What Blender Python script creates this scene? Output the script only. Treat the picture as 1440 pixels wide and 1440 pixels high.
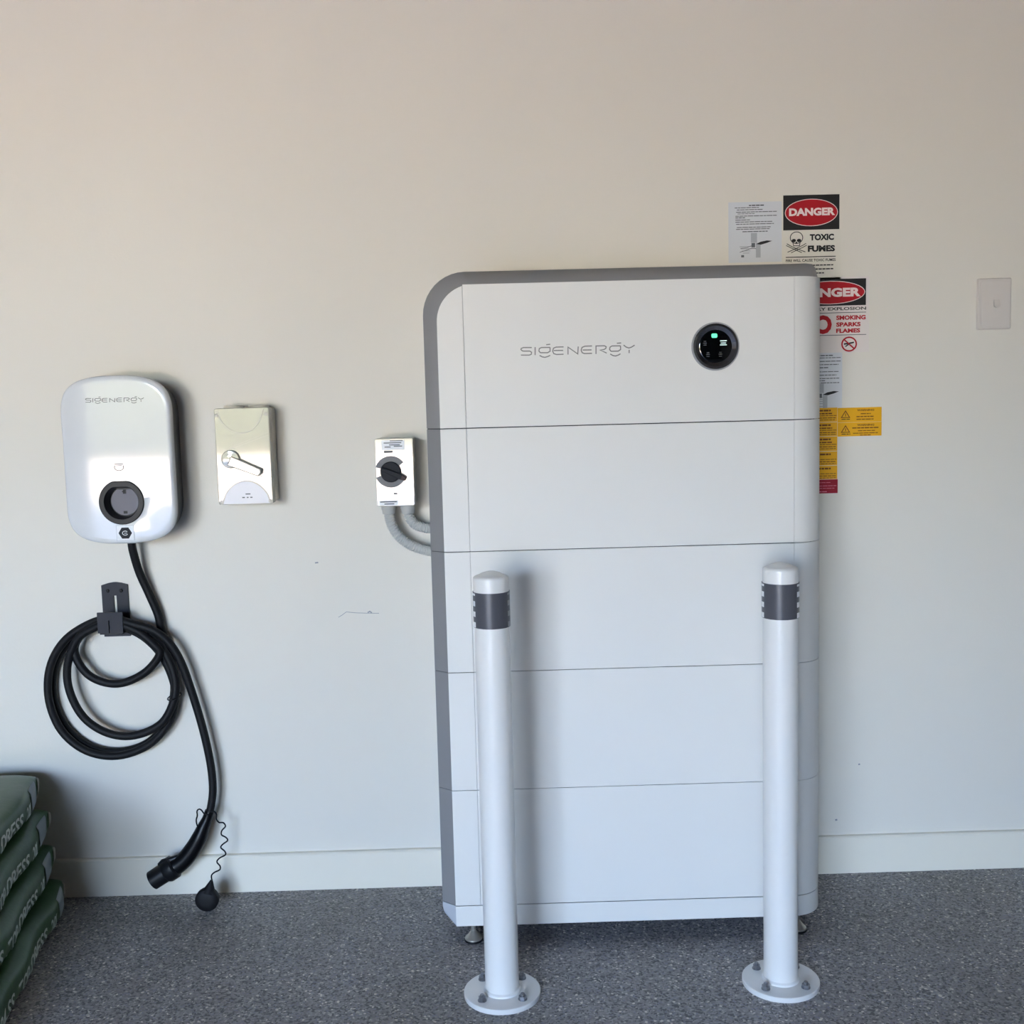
import bpy, math, random
from mathutils import Vector, Matrix
random.seed(7)
for o in list(bpy.data.objects):
    bpy.data.objects.remove(o)
sc = bpy.context.scene
COL = sc.collection
PI = math.pi
R = math.radians

# ------------------------------------------------------------------ camera
CAM = Vector((0.0535, -2.5018, 1.1339))
PITCH, YAW, ROLL, FPX = R(-5.9666), R(0.6833), R(-1.4903), 1560.0
F = Vector((math.sin(YAW)*math.cos(PITCH), math.cos(YAW)*math.cos(PITCH), math.sin(PITCH)))
R0 = Vector((math.cos(YAW), -math.sin(YAW), 0)); U0 = R0.cross(F)
RX = math.cos(ROLL)*R0 + math.sin(ROLL)*U0
UX = -math.sin(ROLL)*R0 + math.cos(ROLL)*U0
cd = bpy.data.cameras.new('camera'); cam = bpy.data.objects.new('camera', cd); COL.objects.link(cam)
cd.sensor_width = 36; cd.lens = 36*FPX/1440; cd.clip_start = 0.02; cd.clip_end = 300
cam.matrix_world = Matrix(((RX.x, UX.x, -F.x, CAM.x), (RX.y, UX.y, -F.y, CAM.y), (RX.z, UX.z, -F.z, CAM.z), (0, 0, 0, 1)))
sc.camera = cam

def at(u, v, y):
    """pixel of the photograph -> point on the vertical plane at depth y"""
    d = F + RX*((u-720)/FPX) - UX*((v-720)/FPX)
    return CAM + d*((y-CAM.y)/d.y)

# ------------------------------------------------------------------ sky, sun, exposure
SUN_EL, SUN_AZ = R(55), R(20)            # azimuth from +y towards +x: the sun stands behind the garage
w = bpy.data.worlds.new('sky'); sc.world = w; w.use_nodes = True
nt = w.node_tree; nt.nodes.clear()
sky = nt.nodes.new('ShaderNodeTexSky'); sky.sky_type = 'NISHITA'; sky.sun_disc = False
sky.sun_elevation = SUN_EL; sky.sun_rotation = SUN_AZ; sky.altitude = 50
sky.air_density = 1.0; sky.dust_density = .6; sky.ozone_density = 2.5
bg = nt.nodes.new('ShaderNodeBackground'); bg.inputs['Strength'].default_value = 1.02
out = nt.nodes.new('ShaderNodeOutputWorld')
tint = nt.nodes.new('ShaderNodeMix'); tint.data_type = 'RGBA'; tint.blend_type = 'MULTIPLY'; tint.inputs[0].default_value = 1
tint.inputs[7].default_value = (1.10, .97, .97, 1)          # white balance of the camera on the sky as a whole
nt.links.new(sky.outputs[0], tint.inputs[6]); nt.links.new(tint.outputs[2], bg.inputs[0]); nt.links.new(bg.outputs[0], out.inputs[0])
sl = bpy.data.lights.new('sun', 'SUN'); sl.energy = 21.0; sl.angle = R(0.53); sl.color = (1.0, 0.87, 0.73)
so = bpy.data.objects.new('sun', sl); COL.objects.link(so)
sd = Vector((math.sin(SUN_AZ)*math.cos(SUN_EL), math.cos(SUN_AZ)*math.cos(SUN_EL), math.sin(SUN_EL)))
so.rotation_euler = (-sd).to_track_quat('-Z', 'Y').to_euler(); so.location = (0, 8, 12)
# portal in the garage door opening (guides sky sampling, gives no light of its own)
OX0, OX1, OY, OZ = -3.10, -0.45, -6.2, 2.08
pl = bpy.data.lights.new('door_portal', 'AREA'); pl.shape = 'RECTANGLE'; pl.size = OX1-OX0; pl.size_y = OZ
pl.cycles.is_portal = True
po = bpy.data.objects.new('door_portal', pl); COL.objects.link(po)
po.location = ((OX0+OX1)/2, OY, OZ/2); po.rotation_euler = (R(90), 0, 0)
vs = sc.view_settings
vs.view_transform = 'Standard'; vs.look = 'None'; vs.gamma = 1; vs.use_curve_mapping = False
vs.exposure = 3.06
sc.cycles.max_bounces = 14; sc.cycles.diffuse_bounces = 8; sc.cycles.glossy_bounces = 5
sc.cycles.sample_clamp_indirect = 12
sc.cycles.use_denoising = True

# ------------------------------------------------------------------ materials
def srgb(r, g, b):
    f = lambda c: (c/255/12.92) if c/255 <= .04045 else ((c/255+.055)/1.055)**2.4
    return (f(r), f(g), f(b), 1)

def mat(name, col, rough=.5, metal=0.0, coat=0.0, spec=.5, noise=0.0, nscale=60, bump=0.0, bscale=300, emit=None, estr=0):
    m = bpy.data.materials.new(name); m.use_nodes = True
    t = m.node_tree; b = t.nodes['Principled BSDF']
    c = srgb(*col)
    b.inputs['Roughness'].default_value = rough; b.inputs['Metallic'].default_value = metal
    b.inputs['Coat Weight'].default_value = coat; b.inputs['Coat Roughness'].default_value = .04
    b.inputs['Specular IOR Level'].default_value = spec
    tc = t.nodes.new('ShaderNodeTexCoord')
    n = t.nodes.new('ShaderNodeTexNoise'); n.inputs['Scale'].default_value = nscale; n.inputs['Detail'].default_value = 4
    t.links.new(tc.outputs['Object'], n.inputs['Vector'])
    mx = t.nodes.new('ShaderNodeMix'); mx.data_type = 'RGBA'
    k = max(noise, .01)
    mx.inputs[6].default_value = (c[0]*(1-k), c[1]*(1-k), c[2]*(1-k), 1)
    mx.inputs[7].default_value = (min(1, c[0]*(1+k)), min(1, c[1]*(1+k)), min(1, c[2]*(1+k)), 1)
    t.links.new(n.outputs['Fac'], mx.inputs[0]); t.links.new(mx.outputs[2], b.inputs['Base Color'])
    if bump:
        n2 = t.nodes.new('ShaderNodeTexNoise'); n2.inputs['Scale'].default_value = bscale; n2.inputs['Detail'].default_value = 3
        t.links.new(tc.outputs['Object'], n2.inputs['Vector'])
        bp = t.nodes.new('ShaderNodeBump'); bp.inputs['Strength'].default_value = bump; bp.inputs['Distance'].default_value = .002
        t.links.new(n2.outputs['Fac'], bp.inputs['Height']); t.links.new(bp.outputs[0], b.inputs['Normal'])
    if emit:
        b.inputs['Emission Color'].default_value = srgb(*emit); b.inputs['Emission Strength'].default_value = estr
    return m

M = dict(
    wall=mat('wall_paint', (226, 221, 210), .55, noise=.012, nscale=1.5, bump=.10, bscale=160),
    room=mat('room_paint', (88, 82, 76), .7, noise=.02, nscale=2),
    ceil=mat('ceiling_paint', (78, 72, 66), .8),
    base=mat('skirting_paint', (236, 229, 213), .35),
    white=mat('cabinet_white', (229, 227, 222), .42, noise=.008, nscale=8, spec=.4),
    grey=mat('cabinet_grey', (138, 137, 138), .45),
    pale=mat('base_pale_grey', (186, 190, 197), .4),
    gap=mat('joint_shadow_grey', (48, 50, 53), .7),
    logo=mat('logo_grey', (128, 127, 124), .35, metal=.3),
    chrome=mat('dark_chrome', (176, 178, 184), .16, metal=1),
    lens=mat('black_lens', (6, 7, 8), .05),
    led=mat('green_led', (120, 255, 190), .4, emit=(90, 255, 170), estr=.10),
    icon=mat('display_icon', (200, 215, 210), .4, emit=(190, 225, 215), estr=.09),
    icon2=mat('display_icon_faint', (90, 92, 94), .4),
    steel=mat('brushed_steel', (186, 182, 172), .3, metal=.7),
    rubber=mat('black_rubber', (14, 14, 17), .6, spec=.3, bump=.1, bscale=500),
    black=mat('black_plastic', (18, 19, 22), .4, spec=.35),
    blackgloss=mat('black_gloss_plastic', (9, 10, 13), .34, spec=.2),
    holder=mat('charcoal_plastic', (40, 41, 49), .5, spec=.25),
    gloss=mat('white_gloss', (220, 222, 224), .05, spec=.36),
    socket=mat('socket_grey', (104, 101, 110), .5),
    sticker=mat('white_sticker', (225, 228, 232), .35),
    cream=mat('beige_grey_gloss', (196, 192, 180), .05, spec=.6),
    cream2=mat('beige_grey_side', (196, 191, 180), .4),
    cream3=mat('pale_panel', (208, 209, 215), .3),
    iso=mat('isolator_gloss', (214, 211, 200), .07, spec=.8),
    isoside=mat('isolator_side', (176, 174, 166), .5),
    dial=mat('dial_grey', (132, 132, 134), .6, spec=.2),
    knob=mat('knob_charcoal', (40, 41, 46), .6, spec=.2),
    knobtip=mat('knob_tip_brown', (84, 66, 64), .55, spec=.2),
    conduit=mat('conduit_grey', (188, 188, 185), .45),
    pole=mat('bollard_white', (234, 232, 228), .28, coat=.25, noise=.01),
    band=mat('reflector_charcoal', (82, 82, 88), .3),
    refl=mat('reflector_white', (252, 252, 252), .25, spec=.8),
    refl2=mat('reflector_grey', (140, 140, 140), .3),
    bolt=mat('bolt_zinc', (150, 151, 155), .35, metal=.9),
    paper=mat('silver_grey_paper', (212, 215, 219), .4),
    signw=mat('sign_white', (224, 220, 208), .4),
    signp=mat('sign_white_pale', (226, 218, 213), .4),
    ink=mat('black_ink', (22, 20, 20), .45),
    ink2=mat('grey_ink', (104, 107, 111), .6, spec=.2),
    ink3=mat('pale_grey_ink', (172, 176, 182), .5),
    red=mat('sign_red', (178, 8, 26), .4),
    pink=mat('sign_text_pale', (240, 222, 216), .4),
    yellow=mat('label_yellow', (232, 172, 20), .4),
    yink=mat('label_brown_ink', (110, 62, 8), .5),
    maroon=mat('label_maroon', (150, 12, 40), .4),
    mline=mat('label_pink_ink', (226, 130, 150), .5),
    switch=mat('switch_plastic', (214, 207, 200), .35),
    bagw=mat('bag_print_white', (206, 216, 206), .5),
    bagl=mat('bag_label_grey', (150, 158, 160), .5),
    bagt=mat('bag_label_cream', (176, 172, 156), .5),
    scuff=mat('scuff_grey', (150, 152, 156), .7),
    leaf=mat('leaf_green', (78, 84, 62), .8, noise=.4, nscale=3),
    bark=mat('bark_brown', (92, 74, 58), .9, noise=.3, nscale=20),
    road=mat('driveway_concrete', (210, 196, 177), .8, noise=.06, nscale=2),
)

def bag_material():
    m = mat('bag_green', (52, 86, 48), .35, noise=.3, nscale=9, bump=.5, bscale=26)
    return m
M['bag'] = bag_material()

def floor_material():
    m = bpy.data.materials.new('speckled_floor'); m.use_nodes = True
    t = m.node_tree; b = t.nodes['Principled BSDF']; N = t.nodes.new; L = t.links.new
    tc = N('ShaderNodeTexCoord')
    v = N('ShaderNodeTexVoronoi'); v.inputs['Scale'].default_value = 250; v.feature = 'F1'
    L(tc.outputs['Object'], v.inputs['Vector'])
    sep = N('ShaderNodeSeparateColor'); L(v.outputs['Color'], sep.inputs[0])
    cr = N('ShaderNodeValToRGB'); cr.color_ramp.interpolation = 'CONSTANT'
    e = cr.color_ramp.elements
    e[0].position = 0; e[0].color = srgb(98, 94, 95)
    e[1].position = .2; e[1].color = srgb(134, 130, 130)
    for p, c in ((.45, (150, 146, 145)), (.7, (162, 158, 157)), (.86, (140, 138, 148)), (.93, (190, 184, 178)), (.975, (226, 219, 210))):
        x = e.new(p); x.color = srgb(*c)
    L(sep.outputs[0], cr.inputs[0])
    n = N('ShaderNodeTexNoise'); n.inputs['Scale'].default_value = 2.2; n.inputs['Detail'].default_value = 5
    L(tc.outputs['Object'], n.inputs['Vector'])
    st = N('ShaderNodeValToRGB'); st.color_ramp.elements[0].position = .38; st.color_ramp.elements[0].color = (.82, .80, .76, 1)
    st.color_ramp.elements[1].position = .6; st.color_ramp.elements[1].color = (1, 1, 1, 1)
    L(n.outputs['Fac'], st.inputs[0])
    mx = N('ShaderNodeMix'); mx.data_type = 'RGBA'; mx.blend_type = 'MULTIPLY'; mx.inputs[0].default_value = 1
    L(cr.outputs[0], mx.inputs[6]); L(st.outputs[0], mx.inputs[7]); L(mx.outputs[2], b.inputs['Base Color'])
    b.inputs['Roughness'].default_value = .5
    bp = N('ShaderNodeBump'); bp.inputs['Strength'].default_value = .35; bp.inputs['Distance'].default_value = .0015
    L(sep.outputs[1], bp.inputs['Height']); L(bp.outputs[0], b.inputs['Normal'])
    return m
M['floor'] = floor_material()

# ------------------------------------------------------------------ mesh helpers
class MB:
    def __init__(s): s.v = []; s.f = []
    def add(s, verts, faces):
        k = len(s.v); s.v += [tuple(p) for p in verts]; s.f += [tuple(i+k for i in f) for f in faces]; return s
    def box(s, x0, x1, y0, y1, z0, z1):
        return s.add([(x0, y0, z0), (x1, y0, z0), (x1, y1, z0), (x0, y1, z0), (x0, y0, z1), (x1, y0, z1), (x1, y1, z1), (x0, y1, z1)],
                     [(0, 3, 2, 1), (4, 5, 6, 7), (0, 1, 5, 4), (1, 2, 6, 5), (2, 3, 7, 6), (3, 0, 4, 7)])
    def rings(s, rings, cap0=True, cap1=True):
        n = len(rings[0]); vs = [p for r in rings for p in r]; fs = []
        for i in range(len(rings)-1):
            for j in range(n):
                a, b = i*n+j, i*n+(j+1) % n
                fs.append((a, b, b+n, a+n))
        if cap0: fs.append(tuple(range(n-1, -1, -1)))
        if cap1: fs.append(tuple(range((len(rings)-1)*n, len(rings)*n)))
        return s.add(vs, fs)
    def prism(s, outline, y0, y1, bevel=0.0):
        """outline (x,z) counter-clockwise seen from -y; y0 front"""
        if bevel:
            o2 = inset(outline, bevel)
            return s.rings([[(x, y0, z) for x, z in o2], [(x, y0+bevel, z) for x, z in outline], [(x, y1, z) for x, z in outline]])
        return s.rings([[(x, y0, z) for x, z in outline], [(x, y1, z) for x, z in outline]])
    def tube(s, pts, r, n=10, close=False):
        P = [Vector(p) for p in pts]; m = len(P); rs = r if isinstance(r, (list, tuple)) else [r]*m
        rings = []; up = None
        for i in range(m):
            t = (P[min(i+1, m-1)]-P[max(i-1, 0)])
            if t.length < 1e-9: t = Vector((0, 0, 1))
            t.normalize()
            if up is None:
                a = Vector((0, 1, 0)) if abs(t.y) < .9 else Vector((1, 0, 0)); up = (a - t*a.dot(t)).normalized()
            else:
                up = up - t*up.dot(t)
                up = up.normalized() if up.length > 1e-6 else t.orthogonal().normalized()
            bb = t.cross(up)
            rings.append([P[i]+(up*math.cos(2*PI*j/n)+bb*math.sin(2*PI*j/n))*rs[i] for j in range(n)])
        return s.rings(rings)
    def lathe(s, prof, c, n=32, axis='z'):
        """prof list of (r, h); closed by caps"""
        def P(r, h, a):
            if axis == 'z': return (c[0]+r*math.cos(a), c[1]+r*math.sin(a), c[2]+h)
            return (c[0]+r*math.cos(a), c[1]-h, c[2]+r*math.sin(a))      # axis along -y
        return s.rings([[P(max(r, 1e-5), h, 2*PI*j/n) for j in range(n)] for r, h in prof])
    def flat(s, poly, y, back=0.0004):
        """thin plate facing -y"""
        return s.rings([[(x, y, z) for x, z in poly], [(x, y+back, z) for x, z in poly]])
    def ribbon(s, pts, wd, y, closed=False, back=.0004):
        P = [Vector(p) for p in pts]; n = len(P); L_, R_ = [], []
        for i in range(n):
            a = P[i-1] if (i > 0 or closed) else None; b = P[(i+1) % n] if (i < n-1 or closed) else None
            d1 = (P[i]-a).normalized() if a is not None else None; d2 = (b-P[i]).normalized() if b is not None else None
            d = (d1+d2) if (d1 is not None and d2 is not None) else (d1 if d1 is not None else d2)
            d = d.normalized() if d.length > 1e-6 else (d1 or d2)
            nrm = Vector((-d.y, d.x)); ref = d1 if d1 is not None else d2
            k = 1/max(.55, abs(nrm.dot(Vector((-ref.y, ref.x)))))
            L_.append(P[i]+nrm*wd/2*k); R_.append(P[i]-nrm*wd/2*k)
        vs = [(p.x, yy, p.y) for yy in (y, y+back) for pair in zip(L_, R_) for p in pair]
        fs = []; o = 2*n
        for i in range(n if closed else n-1):
            a, b = 2*i, 2*((i+1) % n)
            fs += [(a, a+1, b+1, b), (o+a, o+b, o+b+1, o+a+1), (a, b, o+b, o+a), (a+1, o+a+1, o+b+1, b+1)]
        return s.add(vs, fs)

def inset(o, d):
    n = len(o); out_ = []
    for i in range(n):
        p = Vector(o[i]); a = Vector(o[i-1]); b = Vector(o[(i+1) % n])
        d1 = (p-a); d2 = (b-p)
        d1 = d1.normalized() if d1.length > 1e-9 else d2.normalized()
        d2 = d2.normalized() if d2.length > 1e-9 else d1
        t = (d1+d2)
        t = t.normalized() if t.length > 1e-6 else d1
        nrm = Vector((-t.y, t.x)); k = 1/max(.5, nrm.dot(Vector((-d1.y, d1.x))))
        q = p+nrm*d*k; out_.append((q.x, q.y))
    return out_

def arc(cx, cz, r, a0, a1, n, rz=None):
    rz = r if rz is None else rz
    return [(cx+r*math.cos(R(a0+(a1-a0)*i/n)), cz+rz*math.sin(R(a0+(a1-a0)*i/n))) for i in range(n+1)]

def rrect(x0, x1, z0, z1, r, n=5):
    return arc(x1-r, z0+r, r, -90, 0, n)+arc(x1-r, z1-r, r, 0, 90, n)+arc(x0+r, z1-r, r, 90, 180, n)+arc(x0+r, z0+r, r, 180, 270, n)

def circ(cx, cz, r, n=28, rz=None):
    return arc(cx, cz, r, 0, 360*(n-1)/n, n-1, rz)

def spline(pts, n=8, closed=False):
    P = [Vector(p) for p in pts]; out_ = []; m = len(P)
    for i in range(m if closed else m-1):
        g = (lambda k: P[k % m]) if closed else (lambda k: P[max(0, min(m-1, k))])
        a, b, c, d = g(i-1), g(i), g(i+1), g(i+2)
        for j in range(n):
            t = j/n
            out_.append(.5*((2*b)+(c-a)*t+(2*a-5*b+4*c-d)*t*t+(-a+3*b-3*c+d)*t**3))
    if not closed: out_.append(P[-1])
    return out_

def root_of(p):
    l = Vector((0, 0, 0))
    while p is not None:
        l = l+p.location; p = p.parent
    return l

def obj(name, mb, m, parent=None, smooth=35, bevel=0.0, seg=2, label=None, kind=None):
    me = bpy.data.meshes.new(name)
    off = root_of(parent)
    me.from_pydata([(v[0]-off.x, v[1]-off.y, v[2]-off.z) for v in mb.v], [], mb.f)
    me.validate(); me.update()
    import bmesh
    bm = bmesh.new(); bm.from_mesh(me); bmesh.ops.recalc_face_normals(bm, faces=bm.faces); bm.to_mesh(me); bm.free()
    if smooth:
        me.shade_smooth(); me.set_sharp_from_angle(angle=R(smooth))
    o = bpy.data.objects.new(name, me); COL.objects.link(o)
    me.materials.append(m)
    if parent is not None: o.parent = parent
    if bevel:
        b = o.modifiers.new('bevel', 'BEVEL'); b.width = bevel; b.segments = seg; b.limit_method = 'ANGLE'; b.angle_limit = R(40)
        b.harden_normals = False
    if label: o['label'] = label
    if kind: o['kind'] = kind
    return o

def tag(o, label, cat, group=None):
    o['label'] = label; o['category'] = cat
    if group: o['group'] = group
    return o

def thing(name, label, cat, loc, group=None):
    o = bpy.data.objects.new(name, None); COL.objects.link(o); o.location = loc; o.empty_display_size = .05
    return tag(o, label, cat, group)

def struct(name, mb, m, **k):
    o = obj(name, mb, m, None, **k); o['kind'] = 'structure'; return o

TXT = {}
def text_mesh(s, bold=0.0):
    """(verts 2-D normalised to a 0..1 box, faces, aspect)"""
    if (s, bold) in TXT: return TXT[(s, bold)]
    cu = bpy.data.curves.new('lettering', 'FONT'); cu.body = s; cu.size = 1; cu.offset = bold; cu.resolution_u = 3
    ob = bpy.data.objects.new('lettering', cu); COL.objects.link(ob)
    dg = bpy.context.evaluated_depsgraph_get(); dg.update()
    me = bpy.data.meshes.new_from_object(ob.evaluated_get(dg))
    vs = [(v.co.x, v.co.y) for v in me.vertices]; fs = [tuple(p.vertices) for p in me.polygons]
    bpy.data.objects.remove(ob); bpy.data.curves.remove(cu); bpy.data.meshes.remove(me)
    x0, x1 = min(v[0] for v in vs), max(v[0] for v in vs); y0, y1 = min(v[1] for v in vs), max(v[1] for v in vs)
    r = ([((v[0]-x0)/(x1-x0), (v[1]-y0)/(y1-y0)) for v in vs], fs, (x1-x0)/(y1-y0))
    TXT[(s, bold)] = r
    return r

def text_on(mb, s, cx, cz, wd, ht, y, bold=0.0, tilt=0.0):
    vs, fs, _ = text_mesh(s, bold)
    return mb.add([(cx+(a-.5)*wd, y, cz+(b-.5)*ht) for a, b in vs], fs)

# ------------------------------------------------------------------ the room
struct('floor', MB().box(-4.9, 2.4, OY, .1, -.12, 0), M['floor'], smooth=0)
wb = struct('wall_back', MB().box(-4.9, 2.4, 0, .12, 0, 2.7), M['wall'], smooth=0)
struct('wall_left', MB().box(-4.9, -4.78, OY, 0, 0, 2.7), M['room'], smooth=0)
struct('wall_right', MB().box(2.28, 2.4, OY, 0, 0, 2.7), M['room'], smooth=0)
struct('wall_front', MB().box(-4.9, OX0, OY-.15, OY, 0, 2.7).box(OX1, 2.4, OY-.15, OY, 0, 2.7).box(OX0, OX1, OY-.15, OY, OZ, 2.7), M['room'], smooth=0)
struct('ceiling_shade_slab', MB().box(-4.9, 2.4, OY-.15, .12, 2.7, 6.8), M['ceil'], smooth=0)  # unseen slab thickened upward so its shadow covers the near driveway
bb = [(-.012, 0), (-.012, .0855), (-.009, .0890), (-.002, .0894), (0, .0894), (0, 0)]
struct('baseboard_back', MB().rings([[(-4.78, y, z) for y, z in bb], [(2.28, y, z) for y, z in bb]]), M['base'], smooth=0)
# scuffs on the back wall
def scuff(pts, wd):
    q = [at(u, v, -.0003) for u, v in pts]
    obj('scuff_mark', MB().ribbon([(p.x, p.z) for p in q], wd, -.0003, back=.0003), M['scuff'], wb, smooth=0)
scuff([(476, 868), (481, 865), (487, 860.5), (500, 861.8), (520, 862.4), (533, 862.4)], .0012)
scuff([(517, 861.5), (520, 859.8), (523, 862)], .003)
scuff([(443, 791.6), (447.5, 791)], .0032)
scuff([(1174.5, 1153.3), (1177.5, 1152.7)], .004)
scuff([(1207, 1075), (1209.5, 1074.7)], .0035)

# outside: driveway and trees that the openings and glossy covers see
struct('driveway', MB().box(-45, 45, -60, OY, -.14, -.02), M['road'], smooth=0)

# ------------------------------------------------------------------ battery cabinet
YF = -.2930
XL, XG, XR, RF = -.0584, -.0063, .6469, .0673
XO = -.0866            # outer left of the grey shell
YS = YF+.026           # where the flank meets the side
ZT, ZTO = 1.3538, 1.3809
s1, dz = 1.0725, .2474
zb, zbt = .0829, .0387
cab = thing('battery_cabinet', 'tall white stacked battery cabinet with grey sides behind the two bollards', 'battery cabinet', ((XO+XR+RF)/2, -.14, 0))
G = .0009              # half joint at the top seam
GS = [.0009, .0007, .0006, .0005, .0008]

def plan_right(z, inset_=0.0, yb=-.03):
    """plan outline of the front shell right part: from groove to back"""
    r = RF-inset_
    pts = [(XR+r*math.sin(R(a)), YF+RF-r*math.cos(R(a))) for a in range(0, 91, 9)]
    return pts+[(XR+r, yb)]

def corner_cover(z0, z1, parent):
    o = plan_right(0); i = plan_right(0, .004)
    o[0] = (XR+.0002, YF); i[0] = (XR+.0002, YF+.004)
    poly = o+i[::-1]
    mb = MB().rings([[(x, y, z0) for x, y in poly], [(x, y, z1) for x, y in poly]])
    return obj('corner_cover', mb, M['white'], parent, smooth=50)

def body(name, outer, front, mt, sm=30):
    """loft: front ring behind the white shell, outer ring, back ring"""
    rf = [(p[0], p[2] if len(p) > 2 else YF+.0025, p[1]) for p in front]; ro = [(p[0], p[2] if len(p) > 2 else YS, p[1]) for p in outer]; rb = [(p[0], -.012, p[1]) for p in outer]
    return obj(name, MB().rings([rf, ro, rb]), mt, cab, smooth=sm)

BX = XR+.0500       # right side of the grey body, inside the corner cover
def module(z0, z1):
    outer = [(XO, z0), (BX, z0), (BX, z1), (XO, z1)]
    front = [(XL+.0005, z0), (XR-.002, z0), (XR-.002, z1), (XL+.0005, z1)]
    b = body('battery_module', outer, front, M['grey'])
    obj('front_panel', MB().box(XG+.0002, XR-.0002, YF, YF+.006, z0, z1), M['white'], b, bevel=.0005)
    obj('edge_strip', MB().box(XL, XG-.0003, YF-.0002, YF+.006, z0, z1), M['white'], b, bevel=.0006)
    corner_cover(z0, z1, b)
    return b

for i in range(4):
    zz1 = s1-i*dz; module(zz1-dz+GS[i+1], zz1-GS[i])
# inverter module on top
z0 = s1+G; RT = .072
RO = .085
outer = [(XO, z0), (XR+.060, z0, YS+.024)]+[(XR+.060, ZT+.003, YS+.024), (XR+.053, ZTO-.008, YS+.015), (XR+.045, ZTO-.001, YS+.008), (XR+.030, ZTO, YS+.002)]+arc(XO+RO, ZTO-RO, RO, 90, 180, 10)
front = [(XL+.0005, z0), (XR+.054, z0, YF+.033), (XR+.054, ZT-.001, YF+.033), (XR+.040, ZT-.001, YF+.0170), (XR+.020, ZT-.001, YF+.0065), (XR, ZT-.001, YF+.003)]+arc(XL+RT, ZT-RT-.001, RT-.001, 90, 180, 10)
inv = body('inverter_module', outer, front, M['grey'], 50)
obj('front_panel', MB().box(XG+.0002, XR-.0002, YF, YF+.006, z0, ZT), M['white'], inv, bevel=.0005)
xs = XG-.0003
edge = [(XL, z0), (xs, z0)]
th0 = math.degrees(math.acos(min(1, max(-1, (xs-(XL+RT))/RT))))
edge += arc(XL+RT, ZT-RT, RT, th0, 180, 12)
obj('edge_strip', MB().prism(edge, YF-.0002, YF+.006, .0006), M['white'], inv)
corner_cover(z0, ZT, inv)
# base module
outer = arc(XO+.034, zbt+.034+.001, .034, 180, 270, 8)+[(BX, zbt), (BX, zb-.0008), (XO, zb-.0008)]
front = [(XL+.0005, zbt+.002)]*1+[(XL+.0005, zbt)]*8+[(XR-.002, zbt), (XR-.002, zb-.0008), (XL+.0005, zb-.0008)]
bs = body('base_module', outer, front, M['pale'])
obj('front_panel', MB().box(XL, XR-.0006, YF, YF+.006, zbt, zb-.0008), M['white'], bs, bevel=.0008)
corner_cover(zbt, zb-.0008, bs)
for zs in (s1, s1-dz, s1-2*dz, s1-3*dz, zb):
    pg = [(XL+.003, YF+.004), (XR, YF+.007), (BX-.002, YS), (BX-.002, -.02), (XO+.0015, -.02), (XO+.0015, YS+.0008)]
    obj('joint_shade_plate', MB().rings([[(x, y, zs-.003) for x, y in pg], [(x, y, zs+.003) for x, y in pg]]), M['gap'], cab, smooth=0)  # dark plate added in each joint to stand for the seam's shade
obj('core_frame', MB().box(XL+.02, BX-.01, YF+.02, -.02, zbt+.005, ZT-.02), M['gap'], cab)
# levelling feet
def foot(x, y, lab=None):
    f = obj('leveling_foot', MB().lathe([(.003, .012), (.0055, .0122), (.0055, .0165), (.0075, .019), (.0125, .0095), (.0185, .0045), (.0185, .003)][::-1] if 0 else
            [(.0185, .004), (.0180, .0075), (.0125, .012), (.0075, .0195), (.0055, .0215), (.0055, .026), (.0046, .0265), (.0046, .06)], (x, y, 0), 20), M['steel'], cab)
    obj('rubber_pad', MB().lathe([(.0185, 0), (.0195, .0012), (.0190, .0045)], (x, y, 0), 20), M['rubber'], f)
pL = at(664, 1336, 0)
def floor_pt(u, v):
    d = F + RX*((u-720)/FPX) - UX*((v-720)/FPX); return CAM+d*((0-CAM.z)/d.z)
fl = floor_pt(666, 1328); fr = floor_pt(1124, 1312)
fl.y = max(fl.y, YF+.016); fr.y = max(fr.y, YF+.016)
for x, y in ((fl.x, fl.y), (fr.x, fr.y), (fl.x, -.06), (fr.x, -.06)): foot(x, y)
# logo
LOGO = [
 [(222,150),(130,150),(104,160),(100,172),(115,187),(130,190),(200,190),(220,203),(217,225),(195,235),(100,235)],
 [(260,145),(260,235)],
 [(428,148),(330,150),(307,162),(303,190),(320,208),(400,208),(428,192),(428,148)],
 [(310,238),(340,255),(370,260),(400,252),(430,238)], [(385,118),(430,113)],
 [(580,142),(495,145),(466,158),(458,190),(470,218),(500,228),(580,225)], [(470,184),(575,182)],
 [(630,228),(630,145),(740,222),(745,138)],
 [(900,132),(820,135),(788,148),(778,180),(790,208),(815,218),(900,215)], [(795,178),(895,176)],
 [(945,222),(945,132),(1040,130),(1060,142),(1055,160),(1035,172),(990,178),(1065,212)],
 [(1220,130),(1125,132),(1102,146),(1098,172),(1115,192),(1195,190),(1222,172),(1220,130)],
 [(1105,222),(1135,240),(1165,245),(1195,235),(1220,220)], [(1180,102),(1228,98)],
 [(1255,122),(1285,145),(1315,155),(1345,145),(1380,122)], [(1318,175),(1318,212)]]
mb = MB()
for st in LOGO:
    q = [at(720+x/8, 470+y/8, YF-.0004) for x, y in st]
    mb.ribbon([(p.x, p.z) for p in q], .0021, YF-.0005)
obj('logo_lettering', mb, M['logo'], inv, smooth=0, label='grey brand lettering')
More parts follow.
